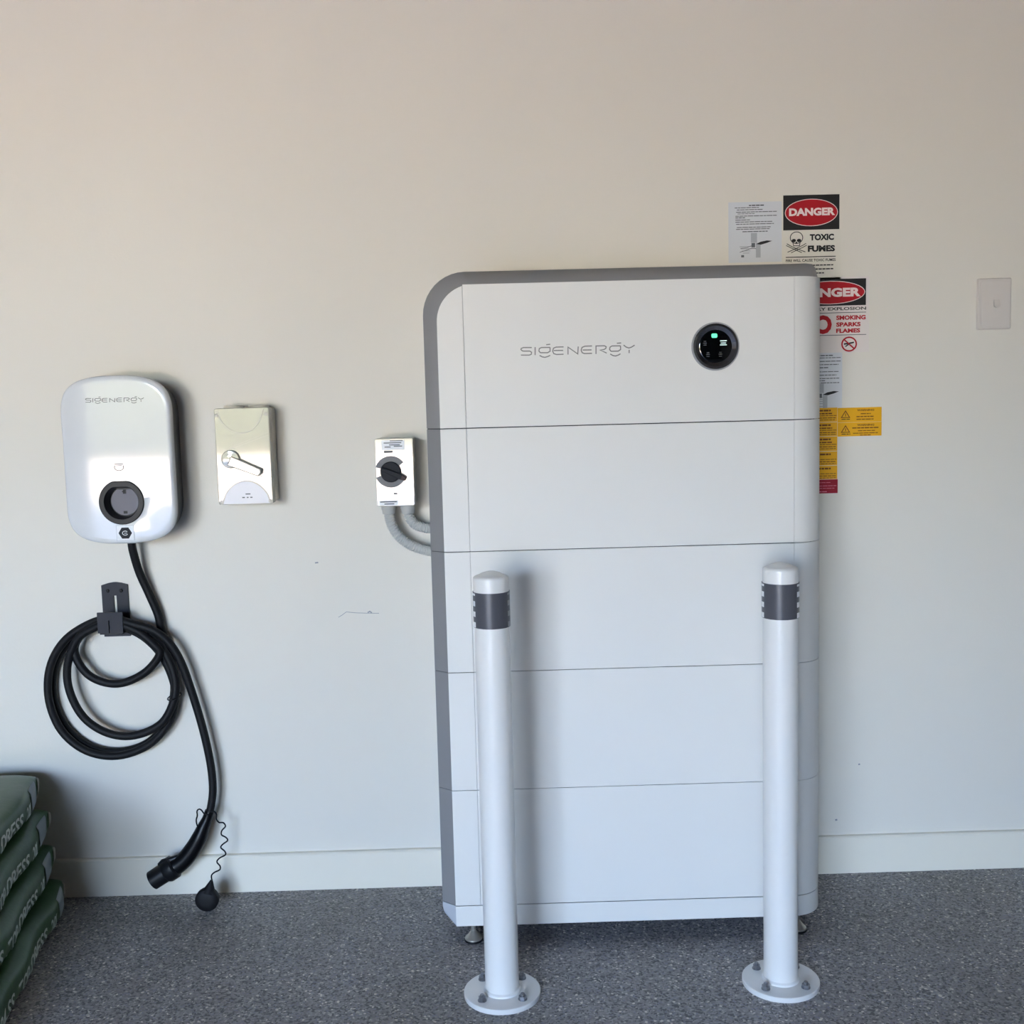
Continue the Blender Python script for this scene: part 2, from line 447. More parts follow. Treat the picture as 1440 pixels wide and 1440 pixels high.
# status dial
c = at(1006.3, 487, YF-.004)
cy_ = (c.x, YF, c.z)
dl = obj('status_dial', MB().lathe([(.0475, 0), (.0475, .0035), (.0445, .0075), (.040, .0078), (.0325, .003), (.0325, .0)], cy_, 48, 'y'), M['chrome'], cab, label='dark chrome ring')
obj('lens', MB().lathe([(.0323, .0005), (.0323, .0028), (.030, .0034)], cy_, 40, 'y'), M['lens'], dl)
def dialrect(u, v, wd, ht, y, r=None):
    p = at(u, v, y); return rrect(p.x-wd/2, p.x+wd/2, p.z-ht/2, p.z+ht/2, r or min(wd, ht)*.3, 3)
yl = YF-.0042
obj('indicator_light', MB().flat(dialrect(1004.6, 472, .0115, .0085, yl), yl), M['led'], dl, label='lit green indicator')
mb = MB()
for k, (dv, wd) in enumerate(((-3.2, .0135), (0, .0105), (2.6, .0135))):
    mb.flat(dialrect(1017.3, 482.4+dv, wd, .0017, yl), yl)
obj('status_icon', mb, M['icon'], dl, label='lit white icon')
for (u, v) in ((991.3, 482.5), (995.6, 498.5), (1013.2, 498)):
    mb = MB()
    for dv, wd in ((-2.6, .005), (0, .0075), (2.8, .006)): mb.flat(dialrect(u, v+dv, wd, .0014, yl), yl)
    obj('status_icon', mb, M['icon2'], dl)

# ------------------------------------------------------------------ bollards
def bollard(x, y, lab, rightgrey, turn):
    t = thing('bollard', lab, 'bollard', (x, y, 0), 'bollards in front of the battery cabinet')
    PR = .0322; ztop = .8165
    obj('base_plate', MB().lathe([(.0725, 0), (.073, .001), (.073, .009), (.072, .010)], (x, y, 0), 48), M['pole'], t)
    zb0, zb1 = BANDZ
    obj('pole', MB().lathe([(PR+.0035, .010), (PR+.003, .0135), (PR, .0165), (PR, zb1)], (x, y, 0), 40), M['pole'], t)
    cp = [(PR+.0006, zb1-.004), (PR+.0006, ztop-.014)]
    for a in range(0, 91, 10):
        cp.append((max(.0001, (PR+.0006)-.008+.008*math.cos(R(a))) if a < 90 else PR-.0074, ztop-.014+.0065*math.sin(R(a))))
    cp += [(.018, ztop-.0035), (.008, ztop-.0005), (.0005, ztop)]
    obj('cap', MB().lathe(cp, (x, y, 0), 40), M['pole'], t)
    bnd = obj('reflective_band', MB().lathe([(PR, zb0), (PR+.0020, zb0), (PR+.0020, zb1), (PR, zb1)], (x, y, 0), 40), M['band'], t, label='charcoal band with white squares')
    rr = PR+.0026
    for s in (-1, 1):
        for row in range(4):
            h = .0096 if row else .004
            zz = [zb1-.0015, zb1-.0145, zb1-.0335, zb1-.0525][row]-h/2
            if row: zz = zb1-.0155-.0195*(row-1)-h/2
            a0, a1 = (58, 80)
            q = []
            for k in range(5):
                a = R(-90+turn+s*(a0+(a1-a0)*k/4)); q.append((math.cos(a)*rr, math.sin(a)*rr))
            vs = [(x+p[0], y+p[1], zz-h/2) for p in q]+[(x+p[0], y+p[1], zz+h/2) for p in q]
            fs = [(k, k+1, k+6, k+5) for k in range(4)]
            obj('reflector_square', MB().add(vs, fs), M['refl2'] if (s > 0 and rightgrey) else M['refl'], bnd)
    for k, a in enumerate((45, 135, 225, 315)):
        bx, by = x+.0535*math.cos(R(a)), y+.0535*math.sin(R(a))
        nut = [(bx+.0075*math.cos(R(60*j+k*17)), by+.0075*math.sin(R(60*j+k*17))) for j in range(6)]
        mb = MB().lathe([(.0085, .010), (.0085, .0115)], (bx, by, 0), 16)
        mb.rings([[(p, q, .0115) for p, q in nut], [(p, q, .0175) for p, q in nut]])
        mb.lathe([(.0042, .0170), (.0042, .0215), (.0034, .0225)], (bx, by, 0), 12)
        obj('bolt', mb, M['bolt'], t)
    return t
bzA = at(691, 835, -.524).z; bzB = at(691, 885, -.524).z
BANDZ = (bzB, bzA)
bollard(.0354, -.4924, 'white steel bollard standing before the left half of the cabinet', True, 0)
bollard(.570, -.4839, 'white steel bollard standing before the right edge of the cabinet', False, -14)

# ------------------------------------------------------------------ EV charger
YC = -.105
def P2(u, v, y): p = at(u, v, y); return p
c = at(167, 647.2, YC); ch = thing('ev_charger', 'white glossy rounded wall charger with a round black socket', 'charger', (c.x, 0, c.z))
A_, B_ = .1175, .1815
q = [(0, 1), (.33, .992), (.60, .958), (.78, .905), (.90, .83), (.965, .74), (1, .60)]
half = [(a*A_, b*B_) for a, b in q]
right = half+[(A_, .2*B_), (A_, -.2*B_)]+[(a, -b) for a, b in half[::-1]]
loop = right+[(-a, b) for a, b in right[::-1][1:-1]]
loop = spline([(a, b, 0) for a, b in loop], 4, closed=True)
OUT = [(c.x+p.x, c.z+p.y) for p in loop][::-1]
def scaled(o, k, kz=None, dx=0):
    kz = kz or k
    return [(c.x+dx+(x-c.x)*k, c.z+(z-c.z)*kz) for x, z in o]
rings = []
for k, y in ((.90, YC-.0060), (.95, YC-.0054), (.975, YC-.0040), (.99, YC-.0015), (.997, YC+.0020), (1, YC+.008), (.995, YC+.016), (.97, YC+.020)):
    rings.append([(x, y, z) for x, z in scaled(OUT, k, 1-(1-k)*A_/B_ if k > .8 else k)])
cover = obj('front_cover', MB().rings(rings), M['gloss'], ch, smooth=60)
rings = [[(x, y, z) for x, z in scaled(OUT, k, 1-(1-k)*.7)] for k, y in ((.95, YC+.018), (.95, YC+.04), (.92, -.02), (.88, 0))]
obj('back_housing', MB().rings(rings), M['black'], ch, smooth=50)
# socket
sc_ = at(171.2, 706.2, YC-.006); RS = .0485; ys = YC-.0065
def cut(o, cutter):
    bm_ = o.modifiers.new('cut', 'BOOLEAN'); bm_.object = cutter; bm_.operation = 'DIFFERENCE'; bm_.solver = 'EXACT'
    dg = bpy.context.evaluated_depsgraph_get(); dg.update()
    me = bpy.data.meshes.new_from_object(o.evaluated_get(dg)); old = o.data
    o.modifiers.remove(bm_); o.data = me; me.name = old.name; bpy.data.meshes.remove(old)
    bpy.data.objects.remove(cutter)
def flat_circ(r, cut, n=48):
    pts = []
    for p in circ(0, 0, r, n):
        pts.append((sc_.x+p[0], sc_.z+min(p[1], cut)))
    return pts
cut(cover, obj('cutter', MB().rings([[(x, ys-.02, z) for x, z in flat_circ(RS-.004, RS*.94-.004)], [(x, ys+.05, z) for x, z in flat_circ(RS-.004, RS*.94-.004)]]), M['black']))
wn = cover.modifiers.new('weighted_normal', 'WEIGHTED_NORMAL'); wn.weight = 100; wn.keep_sharp = True
ringsS = []
for r, cut, y in ((RS, RS*.94, ys+.006), (RS, RS*.94, ys-.002), (RS-.0015, RS*.94-.0015, ys-.0032), (.0375, .0335, ys-.0032), (.0345, .0300, ys+.004), (.0325, .0285, ys+.026)):
    ringsS.append([(x, y, z) for x, z in flat_circ(r, cut)])
sk = obj('socket', MB().rings(ringsS, cap0=False), M['blackgloss'], ch, label='black socket ring with flat top')
obj('socket_face', MB().rings([[(x, ys+.022, z) for x, z in flat_circ(.0300, .0255)], [(x, ys+.0255, z) for x, z in flat_circ(.0312, .0265)]]), M['socket'], sk)
mb = MB().box(sc_.x-.003, sc_.x+.0035, ys+.0205, ys+.0225, sc_.z+.0165, sc_.z+.0255).box(sc_.x-.005, sc_.x+.001, ys+.0205, ys+.0225, sc_.z+.020, sc_.z+.0225)
obj('socket_latch', mb, M['blackgloss'], sk)
obj('socket_latch', MB().box(sc_.x-.004, sc_.x+.004, ys+.0205, ys+.0225, sc_.z-.027, sc_.z-.021), M['blackgloss'], sk)
# sticker with hexagon
p = at(176.3, 749.6, YC-.0062); yst = YC-.0066
stk = obj('sticker', MB().flat(rrect(p.x-.0195, p.x+.0195, p.z-.0172, p.z+.0172, .002), yst, .003), M['sticker'], ch, smooth=0)
mb = MB().flat([(p.x+.0145*math.cos(R(60*k)), p.z+.0138*math.sin(R(60*k))) for k in range(6)], yst-.0004)
obj('hexagon_emblem', mb, M['knob'], stk, smooth=0)
mb = MB().ribbon([(p.x+.006*math.cos(R(a)), p.z+.0045*math.sin(R(a))) for a in range(40, 330, 24)], .0014, yst-.0008)
mb.ribbon([(p.x-.002, p.z), (p.x+.004, p.z)], .0012, yst-.0008)
obj('emblem_stroke', mb, M['sticker'], stk, smooth=0)
mb = MB()
for xa, za, xb, zb_ in ((-1, -1, 1, -1), (1, -1, 1, 1), (1, 1, -1, 1), (-1, 1, -1, -1)):
    mb.ribbon([(p.x+xa*.0187, p.z+za*.0164), (p.x+xb*.0187, p.z+zb_*.0164)], .0008, yst-.0003)
obj('sticker_border', mb, M['ink3'], stk, smooth=0)
# brand lettering
mb = MB()
for st in LOGO:
    qq = []
    for x, y in st:
        u, v = 720+x/8, 470+y/8
        v0 = v+.0278*(u-812)
        uu = 119.5+(u-731)/162*83; vv = 562.6+(v0-492.6)*.50-.018*(uu-161)
        a = at(uu, vv, YC-.0062); qq.append((a.x, a.z))
    mb.ribbon(qq, .0012, YC-.0064, back=.003)
obj('logo_lettering', mb, M['ink2'], ch, smooth=0, label='thin grey brand lettering')
p = at(167.3, 657, YC-.0064)
mb = MB().ribbon([(p.x+.0098*math.cos(R(a)), p.z+.0075*math.sin(R(a))) for a in range(150, 391, 20)], .0014, YC-.0066, back=.003)
mb.ribbon([(p.x-.009, p.z+.0065), (p.x+.009, p.z+.0068)], .0016, YC-.0066, back=.003)
mb.ribbon([(p.x-.0065, p.z+.0032), (p.x+.0065, p.z+.0034)], .0012, YC-.0066, back=.003)
obj('indicator_icon', mb, M['ink'], ch, smooth=0)

# ------------------------------------------------------------------ cable holder
yh = -.006
p = at(161.5, 842, yh)
hd = thing('cable_holder', 'dark charcoal plastic cable hook on the wall under the charger', 'cable hook', (p.x, 0, p.z))
a0 = at(143.6, 845, yh).x; a1 = at(180.2, 842, yh).x; ztp = at(161, 819, yh).z; zbm = at(160, 895, yh).z
pla = [(a0, zbm), (a1, zbm), (a1, ztp-.006)]+[(a1+(a0-a1)*k/8, ztp-.006+.006*math.sin(PI*k/8)) for k in range(1, 8)]+[(a0, ztp-.006)]
sx0 = at(160, 850, yh).x; sx1 = at(164.5, 850, yh).x; sz1 = at(162, 837.5, yh).z; sz0 = at(162, 862, yh).z
# plate in pieces around the real slot
mb = MB()
mb.prism([(a0, zbm), (sx0, zbm), (sx0, ztp), (a0+(a1-a0)*.25, ztp-.0018), (a0, ztp-.006)], yh, 0)
mb.prism([(sx1, zbm), (a1, zbm), (a1, ztp-.006), (a1-(a1-a0)*.25, ztp-.0018), (sx1, ztp)], yh, 0)
mb.prism([(sx0, sz1), (sx1, sz1), (sx1, ztp), (sx0, ztp)], yh, 0)
mb.prism([(sx0, zbm), (sx1, zbm), (sx1, sz0), (sx0, sz0)], yh, 0)
obj('mounting_plate', mb, M['holder'], hd, smooth=0)
for u, v in ((151.5, 830.8), (170.3, 830.5)):
    s_ = at(u, v, yh)
    obj('screw', MB().lathe([(.0042, 0), (.0042, .0012), (.0028, .0026), (.0012, .0026), (.0008, .0018)], (s_.x, yh, s_.z), 16, 'y'), M['blackgloss'], hd)
yl_ = -.066
l0 = at(136.8, 875, yl_).x; l1 = at(172.2, 875, yl_).x; lz1 = at(155, 861.5, yl_).z; lz0 = at(155, 890.5, yl_).z
slx = at(153.3, 880, yl_).x; slz = at(153.3, 872.5, yl_).z
mb = MB().box(l0, slx-.0012, yl_, yl_+.005, lz0, lz1).box(slx+.0012, l1, yl_, yl_+.005, lz0, lz1).box(slx-.0012, slx+.0012, yl_, yl_+.005, slz, lz1)
obj('front_lip', mb, M['holder'], hd, smooth=0)
# arm: the saddle the cable hangs on
mb = MB().box(l0+.002, l1-.002, yl_+.004, yh, lz0-.004, lz0+.001)
obj('saddle', mb, M['black'], hd, smooth=0, bevel=.001)

# ------------------------------------------------------------------ charging cable
k0 = at(185, 765, -.05)
cb = thing('charging_cable', 'thick black charging cable coiled on the wall hook with a hanging plug', 'cable', (k0.x, 0, k0.z))
CR = .0091
path = [(185,760,-.05),(187,775,-.045),(196,805,-.032),(211,838,-.024),(222,864,-.02),(228,888,-.018),
  # first large loop, at the wall, clockwise down the right side
  (240,925,-.018),(245,970,-.017),(236,1010,-.016),(210,1043,-.015),(168,1057,-.015),(126,1050,-.015),(92,1022,-.015),(75,982,-.016),(77,938,-.016),(97,902,-.017),(128,882,-.017),
  (158,879,-.017),(195,891,-.019),(225,918,-.022),(243,955,-.026),
  # second large loop, outside
  (246,985,-.031),(236,1018,-.034),(208,1048,-.034),(165,1063,-.033),(122,1056,-.033),(87,1028,-.034),(69,985,-.035),(70,940,-.035),(89,903,-.036),(122,879,-.036),
  (155,870,-.036),(192,880,-.036),(222,903,-.038),(243,942,-.042),
  # medium loop
  (246,978,-.046),(228,1016,-.050),(190,1034,-.050),(152,1031,-.049),(118,1009,-.048),(98,972,-.048),(95,935,-.048),(108,900,-.050),(130,884,-.052),
  (155,877,-.053),(190,886,-.054),(218,908,-.052),
  # small inner loop
  (224,921,-.050),(206,944,-.048),(178,959,-.047),(153,961,-.046),(127,951,-.045),(110,931,-.044),(105,910,-.043),(117,890,-.041),(140,876,-.044),(160,871,-.052),(188,878,-.055),
  # tail
  (214,886,-.054),(236,902,-.050),(254,930,-.046),(270,974,-.043),(285,1024,-.042),(295,1068,-.042),(299,1100,-.043),(298.5,1122,-.045),(294,1146,-.048),(289,1160,-.05)]
pts = spline([at(*p) for p in path], 6)
obj('cable', MB().tube(pts, CR, 12), M['rubber'], cb, smooth=60)
# cable tie on the right bundle
tc_ = at(245.5, 979.5, -.031)
tie = [tc_+Vector((.0132*math.cos(2*PI*k/24), .0300*math.sin(2*PI*k/24), .0012*math.cos(2*PI*k/24))) for k in range(24)]
obj('cable_tie', MB().tube(tie+[tie[0]], .0016, 6), M['blackgloss'], cb)
# plug handle
hp = [(295,1140,-.047),(291,1152,-.049),(286,1163,-.052),(280,1178,-.055),(271,1194,-.057),(260,1208,-.059),(249,1217,-.060),(240,1222,-.061),(232,1226.5,-.062)]
hr = [.0105,.0115,.0140,.0175,.0190,.0195,.0205,.0220,.0220]
P_ = spline([at(*p) for p in hp], 5); rr_ = []
for i in range(len(P_)):
    t = i/5; k = min(int(t), len(hr)-2); rr_.append(hr[k]+(hr[k+1]-hr[k])*(t-k))
hn = obj('plug_handle', MB().tube(P_, rr_, 20), M['blackgloss'], cb, smooth=60)
def ax(u0, v0, u1, v1, ya, yb): a, b = at(u0, v0, ya), at(u1, v1, yb); return a, b
a, b = ax(247, 1217, 233, 1226, -.060, -.062)
mb = MB().tube([a, a+(b-a)*.15, a+(b-a)*.85, b], [.0225, .0270, .0270, .0245], 24)
obj('plug_collar', mb, M['black'], cb, smooth=40)
a, b = ax(236, 1224, 214.5, 1238, -.062, -.065)
d_ = (b-a)
mb = MB().tube([a, b, b, b-d_*.5], [.0225, .0222, .0185, .0180], 24)
ns = obj('plug_nose', mb, M['black'], cb, smooth=40)
mb = MB()
ux = d_.normalized(); vx = ux.orthogonal().normalized(); wx = ux.cross(vx)
cc = b-d_*.35
for k in range(7):
    a_ = 2*PI*k/6; r_ = .0095 if k < 6 else 0
    o_ = cc+vx*math.cos(a_)*r_+wx*math.sin(a_)*r_
    mb.tube([o_-ux*.002, o_+ux*.007], [.0032, .0030], 10)
obj('plug_pins', mb, M['blackgloss'], ns)
m_ = at(260, 1203, -.066)
# release latch on the upper side of the plug
lt = [(256,1203,-.062),(243,1208,-.064),(229,1213,-.066),(224,1217,-.067)]
obj('release_latch', MB().tube([at(*p) for p in lt], [.005, .007, .008, .006], 10), M['black'], cb, smooth=60)
# tether and dust cap
t1 = [(293,1146,-.058),(287,1144,-.060),(283,1139,-.061),(279.5,1138,-.062),(277,1141,-.062),(277.5,1147,-.062),(276,1153,-.062),(277,1160,-.060),(280,1166,-.056)]
t2 = [(296,1142,-.056),(301,1141,-.058),(304.5,1145,-.058),(304.5,1152,-.058),(308,1156.5,-.058),(314,1157,-.058),(317,1162,-.058),(312,1168,-.058),(311.5,1174,-.058),(317.5,1177.5,-.058),(320,1182,-.058),(313,1187.5,-.058),(310.5,1192,-.058),(316,1197,-.058),(317,1202,-.058),(309,1206.5,-.058),(305,1212,-.058),(309.5,1218,-.058),(309,1223,-.058),(302,1226.5,-.066),(297.5,1231,-.072),(298,1238,-.076)]
mb = MB()
for tt in (t1, t2): mb.tube(spline([at(*p) for p in tt], 4), .0017, 8)
obj('cap_tether', mb, M['rubber'], cb, smooth=60, label='thin wavy black tether')
cyy = floor_pt(291.5, 1281).y-.002
cq = at(291.5, 1264.5, cyy); nb = at(297, 1240, cyy+.004)
mb = MB().lathe([(.0250, -.009), (.0262, -.004), (.0262, .006), (.0240, .0095), (.012, .0112), (.0005, .0115)], (cq.x, cq.y, cq.z), 28, 'y')
dirn = (nb-cq).normalized()
mb.tube([cq+dirn*.016, cq+dirn*.027, nb, nb+dirn*.004], [.016, .0105, .0045, .0028], 12)
obj('dust_cap', mb, M['rubber'], cb, smooth=50)

# ------------------------------------------------------------------ small wall box
yb = -.075
x0 = at(299, 573, yb).x; x1 = at(378.5, 571, yb).x; z1_ = at(339, 573.5, yb).z; z0_ = at(345, 709.5, yb).z
x0 = (at(299, 573, yb).x+at(309, 710, yb).x)/2; x1 = (at(378, 572, yb).x+at(383.5, 709, yb).x)/2
bx = thing('switch_box', 'glossy beige grey wall box with a lever between charger and isolator', 'wall box', ((x0+x1)/2, 0, z0_))
W_, H_ = x1-x0, z1_-z0_
obj('box_body', MB().prism(rrect(x0+.001, x1-.001, z0_+.001, z1_-.001, .006), yb+.028, 0, .002), M['cream2'], bx)
def bxp(fx, fz): return (x0+fx*W_, z0_+fz*H_)
cov = obj('box_cover', MB().prism(rrect(x0, x1, z0_, z1_, .005), yb, yb+.030, .0015), M['cream'], bx)
# curved recess panels top and bottom
top = [bxp(.06+.84*(k/16), .985) for k in (0, 16)]
par = [bxp(.06+.84*k/16, .985-.245*(1-((k-8)/8)**2)**.62) for k in range(17)]
obj('top_panel', MB().flat(par, yb-.0012, .002), M['cream'], bx, smooth=0)
mb = MB().ribbon(par, .0024, yb-.0016, back=.002)
obj('top_panel_rim', mb, M['cream2'], bx, smooth=0)
par2 = [bxp(.08+.88*k/16, .01+.235*(1-((k-8)/8)**2)**.62) for k in range(17)][::-1]
bpn = obj('bottom_panel', MB().flat(par2, yb-.0014, .002), M['cream3'], bx, smooth=0)
obj('bottom_panel_rim', MB().ribbon(par2, .0022, yb-.0018, back=.002), M['cream2'], bx, smooth=0)
mb = MB()
ox, oz = bxp(.55, .085)
mb.flat(rrect(ox-.0055, ox+.0055, oz+.004, oz+.0065, .001), yb-.002, .0006)
for k, wd in ((-.010, .006), (-.001, .004), (.007, .005)): mb.flat(rrect(ox+k-wd/2, ox+k+wd/2, oz-.0035, oz-.0010, .0008), yb-.002, .0006)
obj('logo_mark', mb, M['ink2'], bpn, smooth=0)
# shallow wedge recess lines running out from the lever
mb = MB()
for (a, b_) in (((.10, .56), (.98, .745)), ((.14, .555), (.98, .715)), ((.20, .415), (.985, .255)), ((.03, .39), (.22, .42))):
    mb.ribbon([bxp(*a), bxp(*b_)], .0012, yb-.0006, back=.001)
obj('cover_ridges', mb, M['cream2'], bx, smooth=0)
# lever: hub and arm
hx, hz = bxp(.27, .475)
obj('lever_hub', MB().lathe([(.0200, 0), (.0200, .006), (.0180, .0095), (.006, .0105), (.0005, .0105)], (hx, yb, hz), 32, 'y'), M['cream'], bx)
ex, ez = bxp(.80, .33)
d2 = Vector((ex-hx, ez-hz)).normalized(); n2 = Vector((-d2.y, d2.x))
poly = []
for s, wd in ((0, .0125), (1, .0095)):
    pass
e_ = Vector((ex, ez)); h_ = Vector((hx, hz))
poly = [tuple(h_-n2*.0140), tuple(e_-n2*.0085), tuple(e_+d2*.004), tuple(e_+n2*.0085), tuple(h_+n2*.0080)]
obj('lever_arm', MB().prism(poly, yb-.016, yb-.004, .002), M['cream'], bx, smooth=0)
for fx, fz in ((.035, .93), (.955, .93), (.03, .03), (.955, .03)):
    sx, sz = bxp(fx, fz); sx = min(max(sx, x0+.006), x1-.006); sz = min(max(sz, z0_+.006), z1_-.006)
    obj('cover_screw', MB().lathe([(.0042, 0), (.0042, .001), (.003, .0016)], (sx, yb, sz), 14, 'y'), M['cream2'], bx)
for fx in (.26, .72):
    px_, _ = bxp(fx, 1)
    obj('entry_plug', MB().lathe([(.0225, -.002), (.0225, .0038), (.0205, .0055)], (px_+.004, -.036, z1_), 28), M['cream2'], bx)

# ------------------------------------------------------------------ rotary isolator
yi = -.088
x0 = (at(525.8, 617, yi).x+at(530.5, 712, yi).x)/2; x1 = (at(580, 616, yi).x+at(584, 711, yi).x)/2
z1_ = at(553, 616.5, yi).z; z0_ = at(557, 711.8, yi).z
iso = thing('isolator_switch', 'small glossy isolator box with a black rotary knob beside the cabinet', 'isolator', ((x0+x1)/2, 0, z0_))
W_, H_ = x1-x0, z1_-z0_
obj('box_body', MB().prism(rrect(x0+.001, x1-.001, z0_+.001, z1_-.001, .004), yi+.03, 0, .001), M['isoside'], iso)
obj('box_cover', MB().prism(rrect(x0, x1, z0_, z1_, .004), yi, yi+.032, .0015), M['iso'], iso)
kx, kz = bxp(.40, .51)
def ring_sector(a0_, a1_, r0, r1, n=20):
    return arc(kx, kz, r1, a0_, a1_, n)+arc(kx, kz, r0, a1_, a0_, n)
mb = MB().flat(ring_sector(35, 162, .0195, .0345), yi-.0012, .0015).flat(ring_sector(200, 325, .0195, .0345), yi-.0012, .0015)
obj('dial_plate', mb, M['dial'], iso, smooth=0, label='two grey arcs around the knob')
kn = obj('rotary_knob', MB().lathe([(.0225, 0), (.0225, .006), (.0205, .0085), (.0005, .0085)], (kx, yi, kz), 32, 'y'), M['knob'], iso)
dk = Vector((math.cos(R(-24)), math.sin(R(-24)))); nk = Vector((-dk.y, dk.x)); kc = Vector((kx, kz))
poly = [tuple(kc-dk*.0215-nk*.004), tuple(kc+dk*.022-nk*.0065), tuple(kc+dk*.034-nk*.004), tuple(kc+dk*.034+nk*.003), tuple(kc+dk*.022+nk*.0055), tuple(kc-dk*.0215+nk*.004)]
obj('knob_grip', MB().prism(poly, yi-.021, yi-.005, .0015), M['knob'], kn, smooth=0)
poly = [tuple(kc+dk*.026-nk*.0062), tuple(kc+dk*.0365-nk*.004), tuple(kc+dk*.0365+nk*.003), tuple(kc+dk*.026+nk*.005)]
obj('knob_pointer', MB().prism(poly, yi-.0215, yi-.006, .001), M['knobtip'], kn, smooth=0)
def label_at(parent, name, fx0, fx1, fz0, fz1, m):
    a, b_ = bxp(fx0, fz0), bxp(fx1, fz1)
    return obj(name, MB().flat([a, (b_[0], a[1]), b_, (a[0], b_[1])], yi-.0008, .001), m, parent, smooth=0)
lb = label_at(iso, 'rating_label', .18, .78, .83, .975, M['sticker'])
def lines(parent, rows, m, y, h=.0012, name='fine_print'):
    mb = MB()
    for f0, f1, fz in rows:
        a, b_ = bxp(f0, fz), bxp(f1, fz); mb.flat([(a[0], a[1]-h), (b_[0], a[1]-h), (b_[0], a[1]+h), (a[0], a[1]+h)], y, .0004)
    return obj(name, mb, m, parent, smooth=0)
lines(lb, [(.40, .74, .965), (.24, .70, .935), (.38, .66, .905), (.26, .42, .875), (.5, .72, .885)], M['ink2'], yi-.0012, .0010)
lb2 = label_at(iso, 'lower_label', .06, .56, .02, .085, M['sticker'])
lines(lb2, [(.09, .53, .068), (.20, .46, .036)], M['ink2'], yi-.0012, .0012)
lines(iso, [(.24, .47, .805)], M['ink2'], yi-.0009, .0022, 'printed_mark')
lines(iso, [(.45, .55, .185)], M['ink2'], yi-.0009, .0018, 'printed_mark')

# ------------------------------------------------------------------ conduits
def conduit(pix, lab, yc):
    P = spline([at(u, v, yc) for u, v in pix], 14)
    t = thing('conduit', lab, 'conduit', tuple(P[0]), 'corrugated conduits between isolator and cabinet')
    # corrugation
    L_ = [0]
    for i in range(1, len(P)): L_.append(L_[-1]+(P[i]-P[i-1]).length)
    tot = L_[-1]; n = int(tot/.0011); Q = []; rr = []; j = 0
    for k in range(n+1):
        s = tot*k/n
        while j < len(L_)-2 and L_[j+1] < s: j += 1
        f = (s-L_[j])/max(1e-9, L_[j+1]-L_[j]); Q.append(P[j]+(P[j+1]-P[j])*f); rr.append(.0112+(.0009 if (k//2) % 2 else -.0007))
    obj('corrugated_tube', MB().tube(Q, rr, 16), M['conduit'], t, smooth=60)
    a = at(pix[0][0], pix[0][1]-2, yc)
    f = MB().lathe([(.0165, 0), (.0165, -.010), (.0148, -.013), (.0142, -.020), (.0125, -.021)], (a.x, a.y, z0_), 24)
    obj('conduit_fitting', f, M['conduit'], t, smooth=40)
XE = XO+.004
def endpx(u0, v0): return (u0, v0)
conduit([(546.5, 712), (548, 727), (553, 742), (563, 756), (580, 767.5), (600, 774), (612, 776)], 'grey corrugated conduit, lower and longer one, left fitting of the isolator', -.045)
conduit([(573.5, 712), (575.5, 726), (583, 736.5), (595, 741.5), (606, 743), (613, 743.5)], 'grey corrugated conduit, upper and shorter one, right fitting of the isolator', -.045)

# ------------------------------------------------------------------ light switch
p = at(1399, 427, -.009)
lsx, lsz = p.x, p.z
ls = thing('light_switch', 'plain light switch plate on the wall far right of the signs', 'light switch', (lsx, 0, lsz))
obj('switch_plate', MB().prism(rrect(lsx-.0375, lsx+.0375, lsz-.0565, lsz+.0565, .004), -.009, 0, .0025), M['switch'], ls)
obj('inner_panel', MB().prism(rrect(lsx-.031, lsx+.033, lsz-.050, lsz+.051, .003), -.0098, -.008, .0006), M['switch'], ls)
dq = at(1401.3, 427, -.010)
dm = [(dq.x-.0065, dq.z+.009), (dq.x-.0068, dq.z-.003)]+[(dq.x+.0068*math.cos(R(a)), dq.z-.003+.006*math.sin(R(a))) for a in range(200, 341, 20)]+[(dq.x+.0068, dq.z-.003), (dq.x+.0065, dq.z+.009)]
mb = MB().rings([[(x, -.0112-(.0045 if z < dq.z-.001 else 0), z) for x, z in dm], [(x, -.009, z) for x, z in dm]])
obj('switch_rocker', mb, M['switch'], ls)

